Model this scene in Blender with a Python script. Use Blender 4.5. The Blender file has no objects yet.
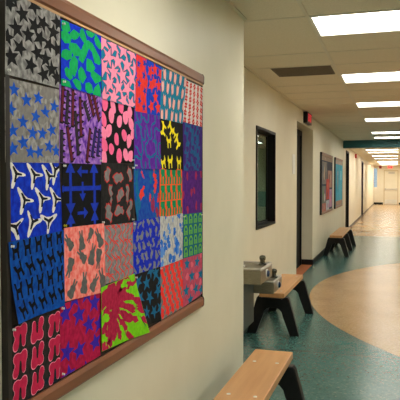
import bpy, bmesh, math, random
from mathutils import Vector, Matrix
C = bpy.context.scene.collection
PI = math.pi
scn = bpy.context.scene
scn.view_settings.view_transform = 'Standard'
scn.view_settings.look = 'None'
scn.view_settings.gamma = 1
scn.view_settings.use_curve_mapping = False
scn.view_settings.exposure = 1.15
try:
    scn.cycles.use_denoising = True
    scn.cycles.max_bounces = 14
    scn.cycles.diffuse_bounces = 8
    scn.cycles.sample_clamp_indirect = 6
except Exception:
    pass

# ------------------------------------------------------------------ materials
def lin(c):
    r = []
    for v in c[:3]:
        v = v / 255.0
        r.append(v / 12.92 if v <= 0.04045 else ((v + 0.055) / 1.055) ** 2.4)
    return (r[0], r[1], r[2], 1.0)

def new_mat(name):
    m = bpy.data.materials.new(name); m.use_nodes = True
    nt = m.node_tree
    return m, nt, nt.nodes['Principled BSDF']

def noisy(name, c1, c2=None, scale=8.0, stretch=(1, 1, 1), rough=0.6, metal=0.0, detail=4.0, bump=0.0, spec=0.5, lo=0.35, hi=0.65):
    m, nt, b = new_mat(name)
    c2 = c2 or tuple(max(0, v * 0.93) for v in c1)
    tc = nt.nodes.new('ShaderNodeTexCoord'); mp = nt.nodes.new('ShaderNodeMapping')
    mp.inputs['Scale'].default_value = stretch
    n = nt.nodes.new('ShaderNodeTexNoise'); n.inputs['Scale'].default_value = scale; n.inputs['Detail'].default_value = detail
    r = nt.nodes.new('ShaderNodeValToRGB')
    r.color_ramp.elements[0].position = lo; r.color_ramp.elements[0].color = lin(c1)
    r.color_ramp.elements[1].position = hi; r.color_ramp.elements[1].color = lin(c2)
    L = nt.links.new
    L(tc.outputs['Object'], mp.inputs['Vector']); L(mp.outputs['Vector'], n.inputs['Vector'])
    L(n.outputs['Fac'], r.inputs['Fac']); L(r.outputs['Color'], b.inputs['Base Color'])
    b.inputs['Roughness'].default_value = rough; b.inputs['Metallic'].default_value = metal
    b.inputs['Specular IOR Level'].default_value = spec
    if bump:
        bp = nt.nodes.new('ShaderNodeBump'); bp.inputs['Strength'].default_value = bump; bp.inputs['Distance'].default_value = 0.004
        L(n.outputs['Fac'], bp.inputs['Height']); L(bp.outputs['Normal'], b.inputs['Normal'])
    return m

def glow(name, c, s):
    m, nt, b = new_mat(name)
    b.inputs['Base Color'].default_value = lin(c)
    b.inputs['Emission Color'].default_value = lin(c); b.inputs['Emission Strength'].default_value = s
    return m

LIGHT_NEAR = 5.6
LIGHT_FAR = 7.2
M = {}
M['wall'] = noisy('cream_paint', (222, 217, 194), (217, 212, 188), 3, rough=0.45, spec=0.35)
M['wall_far'] = noisy('cream_paint_far', (232, 226, 208), (228, 222, 203), 3, rough=0.4, spec=0.4)
M['ceil'] = noisy('acoustic_tile', (232, 225, 208), (222, 215, 197), 90, rough=0.9, bump=0.15, spec=0.1)
M['tbar'] = noisy('grid_metal', (222, 217, 202), (216, 211, 196), 5, rough=0.6)
M['base'] = noisy('black_vinyl', (12, 14, 18), (16, 18, 22), 6, rough=0.4, spec=.3)
M['black'] = noisy('black_paint', (9, 8, 8), (13, 12, 12), 8, rough=0.5, spec=.25)
M['legblack'] = noisy('black_cast_plastic', (13, 12, 13), (20, 19, 20), 30, rough=0.45, bump=0.1, spec=.35)
M['stile'] = noisy('dark_brown_frame', (30, 23, 20), (22, 18, 16), 20, (1, 1, .1), rough=0.5)
M['rail'] = noisy('brown_rail', (132, 80, 50), (110, 64, 40), 14, (1, .12, 1), rough=0.38)
M['lip'] = noisy('tan_lip', (196, 152, 104), (184, 140, 92), 14, (1, .12, 1), rough=0.5)
M['backing'] = noisy('cork_dark', (62, 46, 34), (40, 30, 24), 60, rough=0.9)
M['teal'] = noisy('teal_paint', (20, 92, 96), (16, 84, 88), 4, rough=0.5)
M['white'] = noisy('white_enamel', (228, 228, 222), (220, 220, 214), 5, rough=0.4)
M['steel'] = noisy('brushed_steel', (176, 170, 154), (148, 142, 128), 30, (1, 14, 14), rough=0.34, metal=1.0)
M['darksteel'] = noisy('dark_chrome', (112, 112, 104), (90, 90, 84), 9, rough=0.2, metal=1.0)
M['chrome'] = noisy('chrome', (200, 198, 192), (190, 188, 182), 5, rough=0.18, metal=1.0)
M['slate'] = noisy('slate_metal', (70, 80, 76), (62, 72, 68), 8, rough=.5)  # fountain panel, darkened: its shade and teal reflection are put into the colour
M['button'] = noisy('blue_button', (30, 52, 84), (24, 44, 72), 9, rough=0.25)
M['vent'] = noisy('grey_brown_vent', (112, 102, 88), (100, 90, 77), 60, rough=0.7)
M['darkroom'] = noisy('office_paint', (176, 190, 168), (168, 182, 160), 3, rough=0.8)
M['doordark'] = noisy('dark_door', (11, 10, 11), (15, 13, 14), 8, (1, 1, .1), rough=0.55, spec=.25)
M['doorgrey'] = noisy('plum_door', (62, 52, 60), (54, 46, 54), 8, (1, 1, .1), rough=0.5)
M['sill'] = noisy('brown_carpet', (176, 100, 52), (140, 78, 40), 120, rough=0.9)
M['carpet'] = noisy('office_carpet', (176, 140, 112), (166, 130, 102), 60, rough=.9)
M['frame_tan'] = noisy('tan_frame_paint', (206, 190, 152), (198, 182, 144), 4, rough=.5)
M['mutedteal'] = noisy('muted_teal', (112, 156, 146), (102, 146, 136), 9, rough=.7)
M['navy'] = noisy('navy_paper', (62, 66, 84), (50, 54, 72), 12, rough=0.8)
M['turq'] = noisy('turquoise_paper', (48, 164, 186), (30, 140, 164), 9, (1, 1, .5), rough=0.7)
M['red'] = noisy('alarm_red', (176, 38, 34), (160, 30, 28), 8, rough=0.4)
M['alu'] = noisy('aluminium', (206, 202, 194), (192, 188, 180), 12, rough=0.4, metal=0.25)
M['pin'] = noisy('clear_pin', (232, 232, 226), (214, 214, 208), 9, rough=0.15)
M['yellowpin'] = noisy('yellow_pin', (228, 208, 40), (214, 190, 30), 9, rough=0.2)
M['letters'] = glow('exit_letters', (255, 70, 84), 0.14)
M['exitface'] = noisy('exit_face', (52, 18, 22), (44, 16, 20), 9, rough=0.4)
M['exitfar'] = glow('exit_face_lit', (255, 70, 70), .8)
M['lampnear'] = glow('diffuser_near', (255, 251, 242), LIGHT_NEAR)
M['lampoffice'] = glow('diffuser_office', (240, 255, 240), 13.0)
M['lampfar'] = glow('diffuser_far', (255, 250, 240), LIGHT_FAR)

# glass
m, nt, b = new_mat('window_glass')
b.inputs['Base Color'].default_value = (0.86, 0.95, 0.9, 1); b.inputs['Roughness'].default_value = 0.0
b.inputs['Transmission Weight'].default_value = 1.0; b.inputs['IOR'].default_value = 1.5
M['glass'] = m

# oak plank
m, nt, b = new_mat('oak_plank')
tc = nt.nodes.new('ShaderNodeTexCoord'); mp = nt.nodes.new('ShaderNodeMapping'); mp.inputs['Scale'].default_value = (26, 1.6, 26)
n = nt.nodes.new('ShaderNodeTexNoise'); n.inputs['Scale'].default_value = 1.0; n.inputs['Detail'].default_value = 6
r = nt.nodes.new('ShaderNodeValToRGB'); r.color_ramp.elements[0].position = .3; r.color_ramp.elements[1].position = .7
r.color_ramp.elements[0].color = lin((198, 150, 100)); r.color_ramp.elements[1].color = lin((180, 132, 84))
nt.links.new(tc.outputs['Object'], mp.inputs['Vector']); nt.links.new(mp.outputs['Vector'], n.inputs['Vector'])
nt.links.new(n.outputs['Fac'], r.inputs['Fac']); nt.links.new(r.outputs['Color'], b.inputs['Base Color'])
b.inputs['Roughness'].default_value = 0.42
M['oak'] = m

# floor: teal terrazzo with a round beige inlay and a beige far hall
CX, CY, CR = 3.80, 8.58, 4.90
m, nt, b = new_mat('terrazzo_floor')
N = nt.nodes.new; L = nt.links.new
tc = N('ShaderNodeTexCoord'); sp = N('ShaderNodeSeparateXYZ'); L(tc.outputs['Object'], sp.inputs[0])
def mth(op, a, c=None, v=None):
    q = N('ShaderNodeMath'); q.operation = op
    L(a, q.inputs[0])
    if c is not None: L(c, q.inputs[1])
    if v is not None: q.inputs[1].default_value = v
    return q.outputs[0]
dx = mth('SUBTRACT', sp.outputs['X'], v=CX); dy = mth('SUBTRACT', sp.outputs['Y'], v=CY)
dist = mth('SQRT', mth('ADD', mth('MULTIPLY', dx, dx), mth('MULTIPLY', dy, dy)))
inside = mth('LESS_THAN', dist, v=CR)
far = mth('GREATER_THAN', sp.outputs['Y'], v=17.2)
isbeige = mth('MAXIMUM', inside, far)
def speck(c1, c2, c3, sc):
    v = N('ShaderNodeTexVoronoi'); v.inputs['Scale'].default_value = sc; L(tc.outputs['Object'], v.inputs['Vector'])
    rr = N('ShaderNodeValToRGB'); e = rr.color_ramp.elements
    e[0].position = 0.0; e[0].color = lin(c2); e[1].position = 1.0; e[1].color = lin(c3)
    k = e.new(.3); k.color = lin(c1); k = e.new(.8); k.color = lin(c1)
    sx = N('ShaderNodeSeparateColor'); L(v.outputs['Color'], sx.inputs[0]); L(sx.outputs[0], rr.inputs['Fac'])
    nn = N('ShaderNodeTexNoise'); nn.inputs['Scale'].default_value = 2.2; nn.inputs['Detail'].default_value = 5; L(tc.outputs['Object'], nn.inputs['Vector'])
    mx = N('ShaderNodeMix'); mx.data_type = 'RGBA'; mx.blend_type = 'MULTIPLY'
    mr = N('ShaderNodeMapRange'); mr.inputs[1].default_value = .3; mr.inputs[2].default_value = .7; mr.inputs[3].default_value = .0; mr.inputs[4].default_value = .35
    L(nn.outputs['Fac'], mr.inputs[0]); L(mr.outputs[0], mx.inputs[0]); L(rr.outputs['Color'], mx.inputs[6]); mx.inputs[7].default_value = lin((190, 190, 186))
    return mx.outputs[2]
teal = speck((64, 108, 103), (54, 94, 91), (94, 124, 112), 75)
beige = speck((178, 144, 100), (160, 130, 90), (190, 160, 120), 75)
mx = N('ShaderNodeMix'); mx.data_type = 'RGBA'; L(isbeige, mx.inputs[0]); L(teal, mx.inputs[6]); L(beige, mx.inputs[7])
# brass divider strips in the terrazzo: one across the hall, one round the inlay
s1 = mth('LESS_THAN', mth('ABSOLUTE', mth('SUBTRACT', sp.outputs['Y'], v=5.37)), v=0.010)
s2 = mth('LESS_THAN', mth('ABSOLUTE', mth('SUBTRACT', dist, v=CR)), v=0.006)
st = mth('MAXIMUM', s1, s2)
mx2 = N('ShaderNodeMix'); mx2.data_type = 'RGBA'; L(st, mx2.inputs[0]); L(mx.outputs[2], mx2.inputs[6]); mx2.inputs[7].default_value = lin((58, 62, 54))
L(mx2.outputs[2], b.inputs['Base Color'])
b.inputs['Roughness'].default_value = 0.24
M['floor'] = m

# ------------------------------------------------------------------ mesh helpers
def obj(name, bm, mat, parent=None, smooth=False, mats=None):
    me = bpy.data.meshes.new(name); bm.normal_update(); bm.to_mesh(me); bm.free()
    for k in (mats or [mat]): me.materials.append(k)
    if smooth:
        for p in me.polygons: p.use_smooth = True
        try: me.set_sharp_from_angle(angle=0.7)
        except Exception: pass
    o = bpy.data.objects.new(name, me); C.objects.link(o)
    if parent: o.parent = parent
    return o

def box(bm, x0, x1, y0, y1, z0, z1, bev=0.0, seg=2, mi=0):
    vs = [bm.verts.new(p) for p in ((x0,y0,z0),(x1,y0,z0),(x1,y1,z0),(x0,y1,z0),(x0,y0,z1),(x1,y0,z1),(x1,y1,z1),(x0,y1,z1))]
    fs = [bm.faces.new([vs[i] for i in q]) for q in ((0,3,2,1),(4,5,6,7),(0,1,5,4),(1,2,6,5),(2,3,7,6),(3,0,4,7))]
    for f in fs: f.material_index = mi
    if bev:
        es = set(e for f in fs for e in f.edges)
        bmesh.ops.bevel(bm, geom=list(es), offset=bev, segments=seg, profile=.5, affect='EDGES')

def B(*a, **k):
    bm = bmesh.new(); box(bm, *a, **k); return bm

def boxes(*bs):
    bm = bmesh.new()
    for q in bs: box(bm, *q)
    return bm

def prism(bm, pts, axis, a0, a1, bev=0.0):
    """extrude a polygon of 2D pts along axis (0,1,2) from a0 to a1"""
    def mk(p, a):
        q = list(p); q.insert(axis, a); return bm.verts.new(q)
    A = [mk(p, a0) for p in pts]; Z = [mk(p, a1) for p in pts]
    n = len(pts); fs = [bm.faces.new(A), bm.faces.new(Z[::-1])]
    caps = list(fs[0].edges) + list(fs[1].edges)
    for i in range(n):
        fs.append(bm.faces.new((A[i], Z[i], Z[(i+1) % n], A[(i+1) % n])))
    bmesh.ops.recalc_face_normals(bm, faces=fs)
    if bev:
        bmesh.ops.bevel(bm, geom=caps, offset=bev, segments=2, profile=.5, affect='EDGES')

def lathe(bm, prof, loc, axis='Z', n=20):
    rings = []
    R = {'Z': Matrix(), 'X': Matrix.Rotation(PI/2, 4, 'Y'), 'Y': Matrix.Rotation(-PI/2, 4, 'X')}[axis]
    for r, h in prof:
        rings.append([bm.verts.new(R @ Vector((r*math.cos(2*PI*i/n), r*math.sin(2*PI*i/n), h)) + Vector(loc)) for i in range(n)])
    for a, c in zip(rings, rings[1:]):
        for i in range(n):
            bm.faces.new((a[i], a[(i+1) % n], c[(i+1) % n], c[i]))
    bm.faces.new(rings[0][::-1]); bm.faces.new(rings[-1])

def tube(bm, pts, r, n=10):
    pts = [Vector(p) for p in pts]; prev = None
    for i, p in enumerate(pts):
        d = (pts[min(i+1, len(pts)-1)] - pts[max(i-1, 0)]).normalized()
        a = d.orthogonal().normalized(); c = d.cross(a)
        if prev is not None:
            a0 = prev[1]; a = (a0 - d * a0.dot(d)).normalized(); c = d.cross(a)
        ring = [bm.verts.new(p + r*(math.cos(2*PI*k/n)*a + math.sin(2*PI*k/n)*c)) for k in range(n)]
        if prev is not None:
            for k in range(n): bm.faces.new((prev[0][k], prev[0][(k+1) % n], ring[(k+1) % n], ring[k]))
        else: bm.faces.new(ring[::-1])
        prev = (ring, a)
    bm.faces.new(prev[0])

def thing(name, label, cat, loc=(0, 0, 0), group=None):
    o = bpy.data.objects.new(name, None); C.objects.link(o); o.location = loc
    o['label'] = label; o['category'] = cat
    if group: o['group'] = group
    return o

def tag(o, label, cat, group=None):
    o['label'] = label; o['category'] = cat
    if group: o['group'] = group
    return o

def struct(name, bm, mat, parent=None, mats=None):
    o = obj(name, bm, mat, parent, mats=mats)
    if not parent: o['kind'] = 'structure'
    return o

# ------------------------------------------------------------------ the setting
W1, W2, ZC = -1.0, -1.405, 2.58          # board wall, recessed wall, ceiling height
XR, YB, YBEAM, YEND, ZF, XF = 4.6, -3.0, 17.3, 41.0, 2.46, 0.65

struct('floor', B(-1.9, XR + .1, YB, YEND + .2, -0.1, 0.0), M['floor'])
# board wall (projects into the hall) and the recessed wall behind it
struct('wall_near_left', B(-1.9, W1, YB, 4.135, 0, ZC + .1), M['wall'])
T, T1 = -1.60, -1.505
struct('wall_left', boxes(
    (T1, W2, 4.135, 6.345, 0, ZC + .1), (T1, W2, 6.345, 7.385, 0, 0.968), (T1, W2, 6.345, 7.385, 2.058, ZC + .1),
    (T1, W2, 7.385, 9.12, 0, ZC + .1), (T, W2, 9.12, 10.95, 2.365, ZC + .1), (T - .1, W2, 10.95, YBEAM + .3, 0, ZC + .1)), M['wall'])
struct('wall_recess', boxes((-1.78, T1, 8.95, 9.16, 0, ZC), (-1.78, T, 9.12, 10.95, 2.35, ZC), (-1.78, -1.72, 9.16, 10.95, 0, 2.35)), M['wall'])
struct('wall_far_left', boxes((T, W2, YBEAM + .3, 18.28, 0, ZC), (T, W2, 18.28, 19.28, 2.36, ZC), (T, W2, 19.28, 26.55, 0, ZC),
    (T, W2, 26.55, 27.65, 2.3, ZC), (T, W2, 27.65, YEND, 0, ZC)), M['wall_far'])
struct('wall_right', B(XR, XR + .12, YB, YBEAM, 0, ZC + .1), M['wall'])
struct('wall_far_right', boxes((XF, XF + .12, YBEAM + .24, YEND, 0, ZC), (XF, XR + .12, YBEAM, YBEAM + .24, 0, ZC + .1)), M['wall_far'])
struct('wall_back', B(-1.9, XR + .12, YB - .12, YB, 0, ZC + .1), M['wall'])
struct('wall_end', boxes((T, -1.455, YEND, YEND + .15, 0, ZC), (-1.455, -1.19, YEND, YEND + .15, 0, 1.07), (-1.455, -1.19, YEND, YEND + .15, 2.30, ZC),
    (-1.19, -.80, YEND, YEND + .15, 0, ZC), (-.80, .08, YEND, YEND + .15, 2.16, ZC), (.08, XF + .12, YEND, YEND + .15, 0, ZC)), M['wall_far'])
struct('trim_beam', B(W2, XF, YBEAM, YBEAM + .24, 2.378, ZC + .05), M['teal'])

# office behind the window
OX, OY = -7.0, 21.0
struct('wall_office', boxes((OX - .1, OX, 4.4, OY, 0, 2.6), (OX, T1, 4.3, 4.4, 0, 2.6), (OX, -1.7, OY, OY + .1, 0, 2.6), (-1.78, -1.70, 11.1, OY, 0, 2.6)), M['darkroom'])
struct('ceiling_office', B(OX, T1, 4.3, OY, 2.6, 2.65), M['ceil'])
struct('floor_office', B(OX, -1.9, 4.3, OY, -.1, 0), M['carpet'])
struct('trim_office', B(OX, -1.78, OY - .03, OY, .6, 1.12), M['mutedteal'])
# baseboards
struct('baseboard_left', boxes((W2, W2 + .012, 4.135, 9.12, 0, .1), (W2, W2 + .012, 10.95, 18.2, 0, .1), (-1.594, W2, 10.938, 10.95, 0, .1)), M['base'])
struct('baseboard_near', B(W1, W1 + .012, YB, 4.135, 0, .1), M['base'])
struct('baseboard_far', boxes((W2, W2 + .012, 19.36, 26.47, 0, .07), (W2, W2 + .012, 27.73, YEND, 0, .07)), M['doorgrey'])
struct('baseboard_end', boxes((W2 + .012, -.84, YEND - .012, YEND, 0, .12), (.12, XF, YEND - .012, YEND, 0, .12)), M['base'])
struct('baseboard_right', B(XR - .012, XR, YB, YBEAM, 0, .1), M['base'])
struct('trim_recess', B(-1.594, W2 - .005, 9.125, 10.936, 0, .006), M['sill'])

# ceilings with openings for the lights
near_y = [-2.95 + .0, -.55, 1.83, 4.23, 6.60, 9.02, 11.37, 14.52, 16.20]
near_y = near_y[1:]  # first two stay unseen, continuing the row to light the near wall
LX0, LX1, LD = -.57, .65, .58
bm = bmesh.new()
RX0, RX1 = 2.48, 3.70
side_y = [-.55, 1.83, 4.23, 6.60, 9.02, 11.37]  # row added out of view to light the walls from the lobby side
box(bm, -1.9, LX0, YB, YBEAM, ZC, ZC + .03); box(bm, LX1, RX0, YB, YBEAM, ZC, ZC + .03); box(bm, RX1, XR + .12, YB, YBEAM, ZC, ZC + .03)
for a, c, ys in ((LX0, LX1, near_y), (RX0, RX1, side_y)):
    p = YB
    for y in ys:
        box(bm, a, c, p, y, ZC, ZC + .03); p = y + LD
    box(bm, a, c, p, YBEAM, ZC, ZC + .03)
struct('ceiling', bm, M['ceil'])
far_y = [20.1, 21.9, 25.0, 28.0, 32.2, 33.6, 35.0, 36.4, 37.8, 39.2]  # the last ones are added by the end wall to brighten it
FX0, FX1 = -.96, .04
bm = bmesh.new()
box(bm, W2, FX0, YBEAM + .24, YEND, ZF, ZF + .03); box(bm, FX1, XF, YBEAM + .24, YEND, ZF, ZF + .03)
p = YBEAM + .24
for y in far_y:
    box(bm, FX0, FX1, p, y, ZF, ZF + .03); p = y + LD
box(bm, FX0, FX1, p, YEND, ZF, ZF + .03)
struct('ceiling_far', bm, M['ceil'])
# suspended grid bars
bm = bmesh.new()
tb = .012
for x in (-.582, .662, 2.468, 3.712):
    box(bm, x - tb, x + tb, YB, YBEAM, ZC - .004, ZC)
y = 4.205 - .6*12
while y < YBEAM:
    if not any(a - .015 < y < a + LD + .015 for a in near_y):
        box(bm, W2 if y > 4.135 else W1, XR, y - tb, y + tb, ZC - .0035, ZC)
    y += .6
struct('trim_ceiling_grid', bm, M['tbar'])
struct('trim_wall_angle', boxes((W1, W1 + .02, YB, 4.135, ZC - .012, ZC), (W2, W2 + .02, 4.135, YBEAM, ZC - .012, ZC)), M['tbar'])

# window in the recessed wall: dark frame set into the wall, one pane
wy0, wy1, wz0, wz1 = 6.345, 7.385, .968, 2.058
XI, XO = T1 - .002, W2 + .014
fr = boxes((XI, XO, wy0, wy0 + .03, wz0, wz1), (XI, XO, wy1 - .03, wy1, wz0, wz1),
           (XI, XO, wy0 + .03, wy1 - .03, wz0, wz0 + .03), (XI, XO, wy0 + .03, wy1 - .03, wz1 - .03, wz1),
           (XI, XI + .03, wy0 + .03, wy0 + .05, wz0 + .03, wz1 - .03), (XI, XI + .02, wy1 - .045, wy1 - .03, wz0 + .03, wz1 - .03),
           (XI, XI + .03, wy0 + .05, wy1 - .045, wz0 + .03, wz0 + .05), (XI, XI + .03, wy0 + .05, wy1 - .045, wz1 - .05, wz1 - .03))
wf = struct('window_1', fr, M['black'])
obj('window_pane', B(XI + .006, XI + .011, wy0 + .05, wy1 - .045, wz0 + .05, wz1 - .05), M['glass'], wf)
# narrow daylight window in the end wall
wf = struct('window_2', boxes((-1.455, -1.43, YEND + .02, YEND + .1, 1.07, 2.30), (-1.215, -1.19, YEND + .02, YEND + .1, 1.07, 2.30),
            (-1.43, -1.215, YEND + .02, YEND + .1, 1.07, 1.095), (-1.43, -1.215, YEND + .02, YEND + .1, 2.275, 2.30)), M['white'])
obj('window_pane', B(-1.43, -1.215, YEND + .05, YEND + .056, 1.095, 2.275), M['glass'], wf)

# doors
d = struct('door_1', boxes((-1.66, -1.615, 9.24, 10.06, .01, 2.27), (-1.66, -1.615, 10.065, 10.88, .01, 2.27)), M['doordark'])
obj('door_frame', boxes((-1.72, -1.595, 9.16, 9.24, 0, 2.35), (-1.72, -1.595, 10.88, 10.95, 0, 2.35), (-1.72, -1.595, 9.24, 10.88, 2.27, 2.35)), M['black'], d)
for hy_ in (9.98, 10.15):
    bm = bmesh.new(); tube(bm, [(-1.615, hy_, .9), (-1.575, hy_, .9), (-1.575, hy_, 1.15), (-1.615, hy_, 1.15)], .01); obj('door_handle', bm, M['alu'], d)
def wall_door(name, y0, y1, z1, leaf, frame):
    d = struct(name, B(-1.53, -1.46, y0 + .05, y1 - .05, .01, z1 - .05, bev=.003), leaf)
    obj('door_frame', boxes((T, W2 + .02, y0, y0 + .05, 0, z1), (T, W2 + .02, y1 - .05, y1, 0, z1), (T, W2 + .02, y0 + .05, y1 - .05, z1 - .05, z1)), frame, d)
    bm = bmesh.new(); tube(bm, [(-1.46, y0 + .12, 1.0), (-1.41, y0 + .12, 1.0), (-1.41, y0 + .25, 1.0)], .01); obj('door_handle', bm, M['alu'], d)
wall_door('door_2', 18.28, 19.28, 2.36, M['doordark'], M['black'])
wall_door('door_3', 26.55, 27.65, 2.30, M['doorgrey'], M['doorgrey'])
d = struct('door_4', B(-.75, .03, YEND + .03, YEND + .08, .01, 2.11, bev=.003), M['wall_far'])
obj('door_frame', boxes((-.80, -.75, YEND - .015, YEND + .1, 0, 2.16), (.03, .08, YEND - .015, YEND + .1, 0, 2.16), (-.75, .03, YEND - .015, YEND + .1, 2.11, 2.16)), M['frame_tan'], d)
obj('push_bar', boxes((-.74, .02, YEND - .06, YEND - .01, .92, 1.0), (-.74, -.66, YEND - .05, YEND + .03, .90, 1.02), (-.06, .02, YEND - .05, YEND + .03, .90, 1.02)), M['alu'], d)
obj('kick_plate', B(-.74, .02, YEND + .022, YEND + .03, .05, .30), M['white'], d)
obj('door_closer', boxes((-.52, -.14, YEND - .05, YEND + .03, 1.94, 2.04), (-.7, -.1, YEND - .03, YEND - .01, 2.06, 2.08)), M['alu'], d)

# ------------------------------------------------------------------ ceiling lights
def ceiling_light(x0, x1, y, z, lamp, label, group):
    t = thing('ceiling_light', label, 'light', ((x0 + x1) / 2, y + LD / 2, z), group)
    hx, hy = (x1 - x0) / 2, LD / 2
    h = .10
    obj('housing', boxes((-hx, -hx + .012, -hy, hy, 0, h), (hx - .012, hx, -hy, hy, 0, h), (-hx + .012, hx - .012, -hy, -hy + .012, 0, h), (-hx + .012, hx - .012, hy - .012, hy, 0, h),
        (-hx, hx, -hy, hy, h, h + .012)), M['white'], t)
    obj('diffuser', B(-hx + .012, hx - .012, -hy + .012, hy - .012, h - .012, h - .002), lamp, t)
    return t
G1, G2 = 'recessed ceiling lights of the near hall', 'recessed ceiling lights of the far hall'
names = ['recessed ceiling light behind the viewpoint, over the near end of the hall', 'recessed ceiling light over the cream wall with the art board',
  'large recessed ceiling light nearest in view, lit bright white', 'second recessed ceiling light in view, beyond the grey-brown vent',
  'third recessed ceiling light along the near hall', 'fourth recessed ceiling light along the near hall',
  'fifth recessed ceiling light, second before the teal beam', 'sixth recessed ceiling light, last one before the teal beam']
for y, n in zip(near_y, names): ceiling_light(LX0, LX1, y, ZC, M['lampnear'], n, G1)
for i, y in enumerate(side_y): ceiling_light(RX0, RX1, y, ZC, M['lampnear'], ['first', 'second', 'third', 'fourth', 'fifth', 'last'][i] + ' recessed ceiling light along the open side of the lobby', 'recessed ceiling lights of the lobby side')
for i, (ox, oy) in enumerate(((-4.6, 15.6), (-4.6, 9.0), (-2.9, 18.6))):  # the last two are added out of sight to brighten the office
    ceiling_light(ox, ox + 1.22, oy, 2.6 - .115, M['lampoffice'], ('ceiling light glimpsed through the hall window', 'ceiling light in the middle of the office behind the hall window', 'ceiling light near the end wall of the office behind the hall window')[i], 'office lights')
ords = ['first', 'second', 'third', 'fourth', 'fifth', 'sixth', 'seventh', 'eighth', 'ninth']
for i, y in enumerate(far_y):
    ceiling_light(FX0, FX1, y, ZF, M['lampfar'], (ords[i] + ' recessed ceiling light counted beyond the teal beam') if i < 8 else 'last recessed ceiling light, nearest the far exit door', G2)

# vent
t = thing('ceiling_vent', 'grey-brown perforated square vent panel in the ceiling by the wall', 'vent', (-.9, 6.26, ZC))
obj('frame', boxes((-.287, -.262, -.24, .24, -.008, 0), (.262, .287, -.24, .24, -.008, 0), (-.262, .262, -.24, -.215, -.008, 0), (-.262, .262, .215, .24, -.008, 0)), M['vent'], t)
bm = bmesh.new()
for k in range(18): box(bm, -.262, .262, -.215 + k*.0239, -.215 + k*.0239 + .018, -.006, -.001)
box(bm, -.262, .262, -.215, .215, -.001, 0)
obj('grille', bm, M['vent'], t)

# ------------------------------------------------------------------ exit signs, alarms, room sign
def text_mesh(s, size, mat, parent, M4, name='lettering'):
    cu = bpy.data.curves.new('t', 'FONT'); cu.body = s; cu.size = size; cu.align_x = 'CENTER'; cu.align_y = 'CENTER'; cu.extrude = .002; cu.offset = size*.02
    o = bpy.data.objects.new('t', cu); C.objects.link(o)
    dg = bpy.context.evaluated_depsgraph_get(); me = bpy.data.meshes.new_from_object(o.evaluated_get(dg))
    bpy.data.objects.remove(o); bpy.data.curves.remove(cu)
    me.transform(M4); me.materials.clear(); me.materials.append(mat); me.name = name
    q = bpy.data.objects.new(name, me); C.objects.link(q); q.parent = parent
    return q
FACE_X = Matrix(((0, 0, 1, 0), (1, 0, 0, 0), (0, 1, 0, 0), (0, 0, 0, 1)))     # text facing +X, reading along +Y
FACE_Y = Matrix(((1, 0, 0, 0), (0, 0, -1, 0), (0, 1, 0, 0), (0, 0, 0, 1)))    # text facing -Y
t = thing('exit_sign', 'black box exit sign with red letters above the dark recessed doorway', 'sign', (W2, 10.02, 2.475))
obj('housing', B(0, .064, -.27, .27, -.085, .09, bev=.004), M['black'], t)
obj('face', B(.064, .066, -.25, .25, -.07, .072), M['exitface'], t)
text_mesh('EXIT', .17, M['letters'], t, Matrix.Translation((.069, 0, 0)) @ FACE_X @ Matrix.Diagonal((1.15, 1, 1, 1)))
t = thing('exit_sign', 'small glowing red exit sign over the far end door', 'sign', (-.43, YEND, 2.38))
obj('housing', B(-.16, .16, -.06, 0, -.11, .11, bev=.004), M['white'], t)
obj('face', B(-.145, .145, -.063, -.06, -.095, .095), M['exitfar'], t)
text_mesh('EXIT', .16, M['white'], t, Matrix.Translation((0, -.066, 0)) @ FACE_Y)

t = thing('fire_alarm', 'red fire alarm strobe high on the wall past the teal beam', 'alarm', (W2, 22.45, 2.35))
obj('housing', B(0, .05, -.10, .10, -.07, .08, bev=.01), M['red'], t)
bm = bmesh.new(); lathe(bm, [(.04, .05), (.035, .065), (.015, .075)], (0, 0, 0), 'X'); obj('strobe', bm, M['white'], t)
t = thing('fire_alarm', 'red fire alarm box on the end wall beside the exit door', 'alarm', (-1.02, YEND, 2.35))
obj('housing', B(-.08, .08, -.05, 0, -.08, .08, bev=.01), M['red'], t)
bm = bmesh.new(); lathe(bm, [(.04, 0), (.035, .015), (.015, .025)], (0, -.05, 0), 'Y'); obj('strobe', bm, M['doorgrey'], t)
t = thing('room_sign', 'small white rectangular plate on the wall between window and recessed doorway', 'sign', (W2, 8.82, 1.72))
obj('plate', B(0, .008, -.11, .11, -.14, .14, bev=.002), M['white'], t)

# ------------------------------------------------------------------ benches
def leg_bm(y, thick=.07):
    bm = bmesh.new()
    outer = [(-.255, 0), (-.158, .35), (-.145, .368), (.145, .368), (.158, .35), (.255, 0), (.165, 0)]
    arch = [(.098, .18), (.085, .225), (.06, .252), (.03, .262), (-.03, .262), (-.06, .252), (-.085, .225), (-.098, .18)]
    prism(bm, outer + arch + [(-.165, 0)], 1, y - thick/2, y + thick/2, bev=.008)
    return bm
def bench(label, x, y0, y1, legs, bolts, group):
    t = thing('bench', label, 'bench', (x, (y0 + y1)/2, 0), group)
    yc = (y0 + y1)/2
    obj('seat', B(-.12, .12, y0 - yc, y1 - yc, .37, .415, bev=.005), M['oak'], t)
    for ly in legs:
        l = obj('leg', leg_bm(ly - yc), M['legblack'], t)
        obj('mounting_flange', B(-.10, .10, ly - yc - .11, ly - yc + .11, .358, .37), M['legblack'], l)
    for by in bolts:
        for sx in (-.065, .07):
            bm = bmesh.new(); lathe(bm, [(.011, .4152), (.010, .4175), (.004, .4185)], (sx, by - yc, 0), n=14); obj('bolt', bm, M['pin'], t)
    return t
GB = 'wooden plank benches along the wall'
bench('wooden plank bench nearest the viewer, under the art board', -.728, 2.05, 3.83, [2.30, 3.70], [2.36, 2.97, 3.56], GB)
bench('wooden plank bench with black legs behind the drinking fountain', -1.128, 5.80, 7.05, [5.885, 6.935], [5.93, 6.88], GB)
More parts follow.
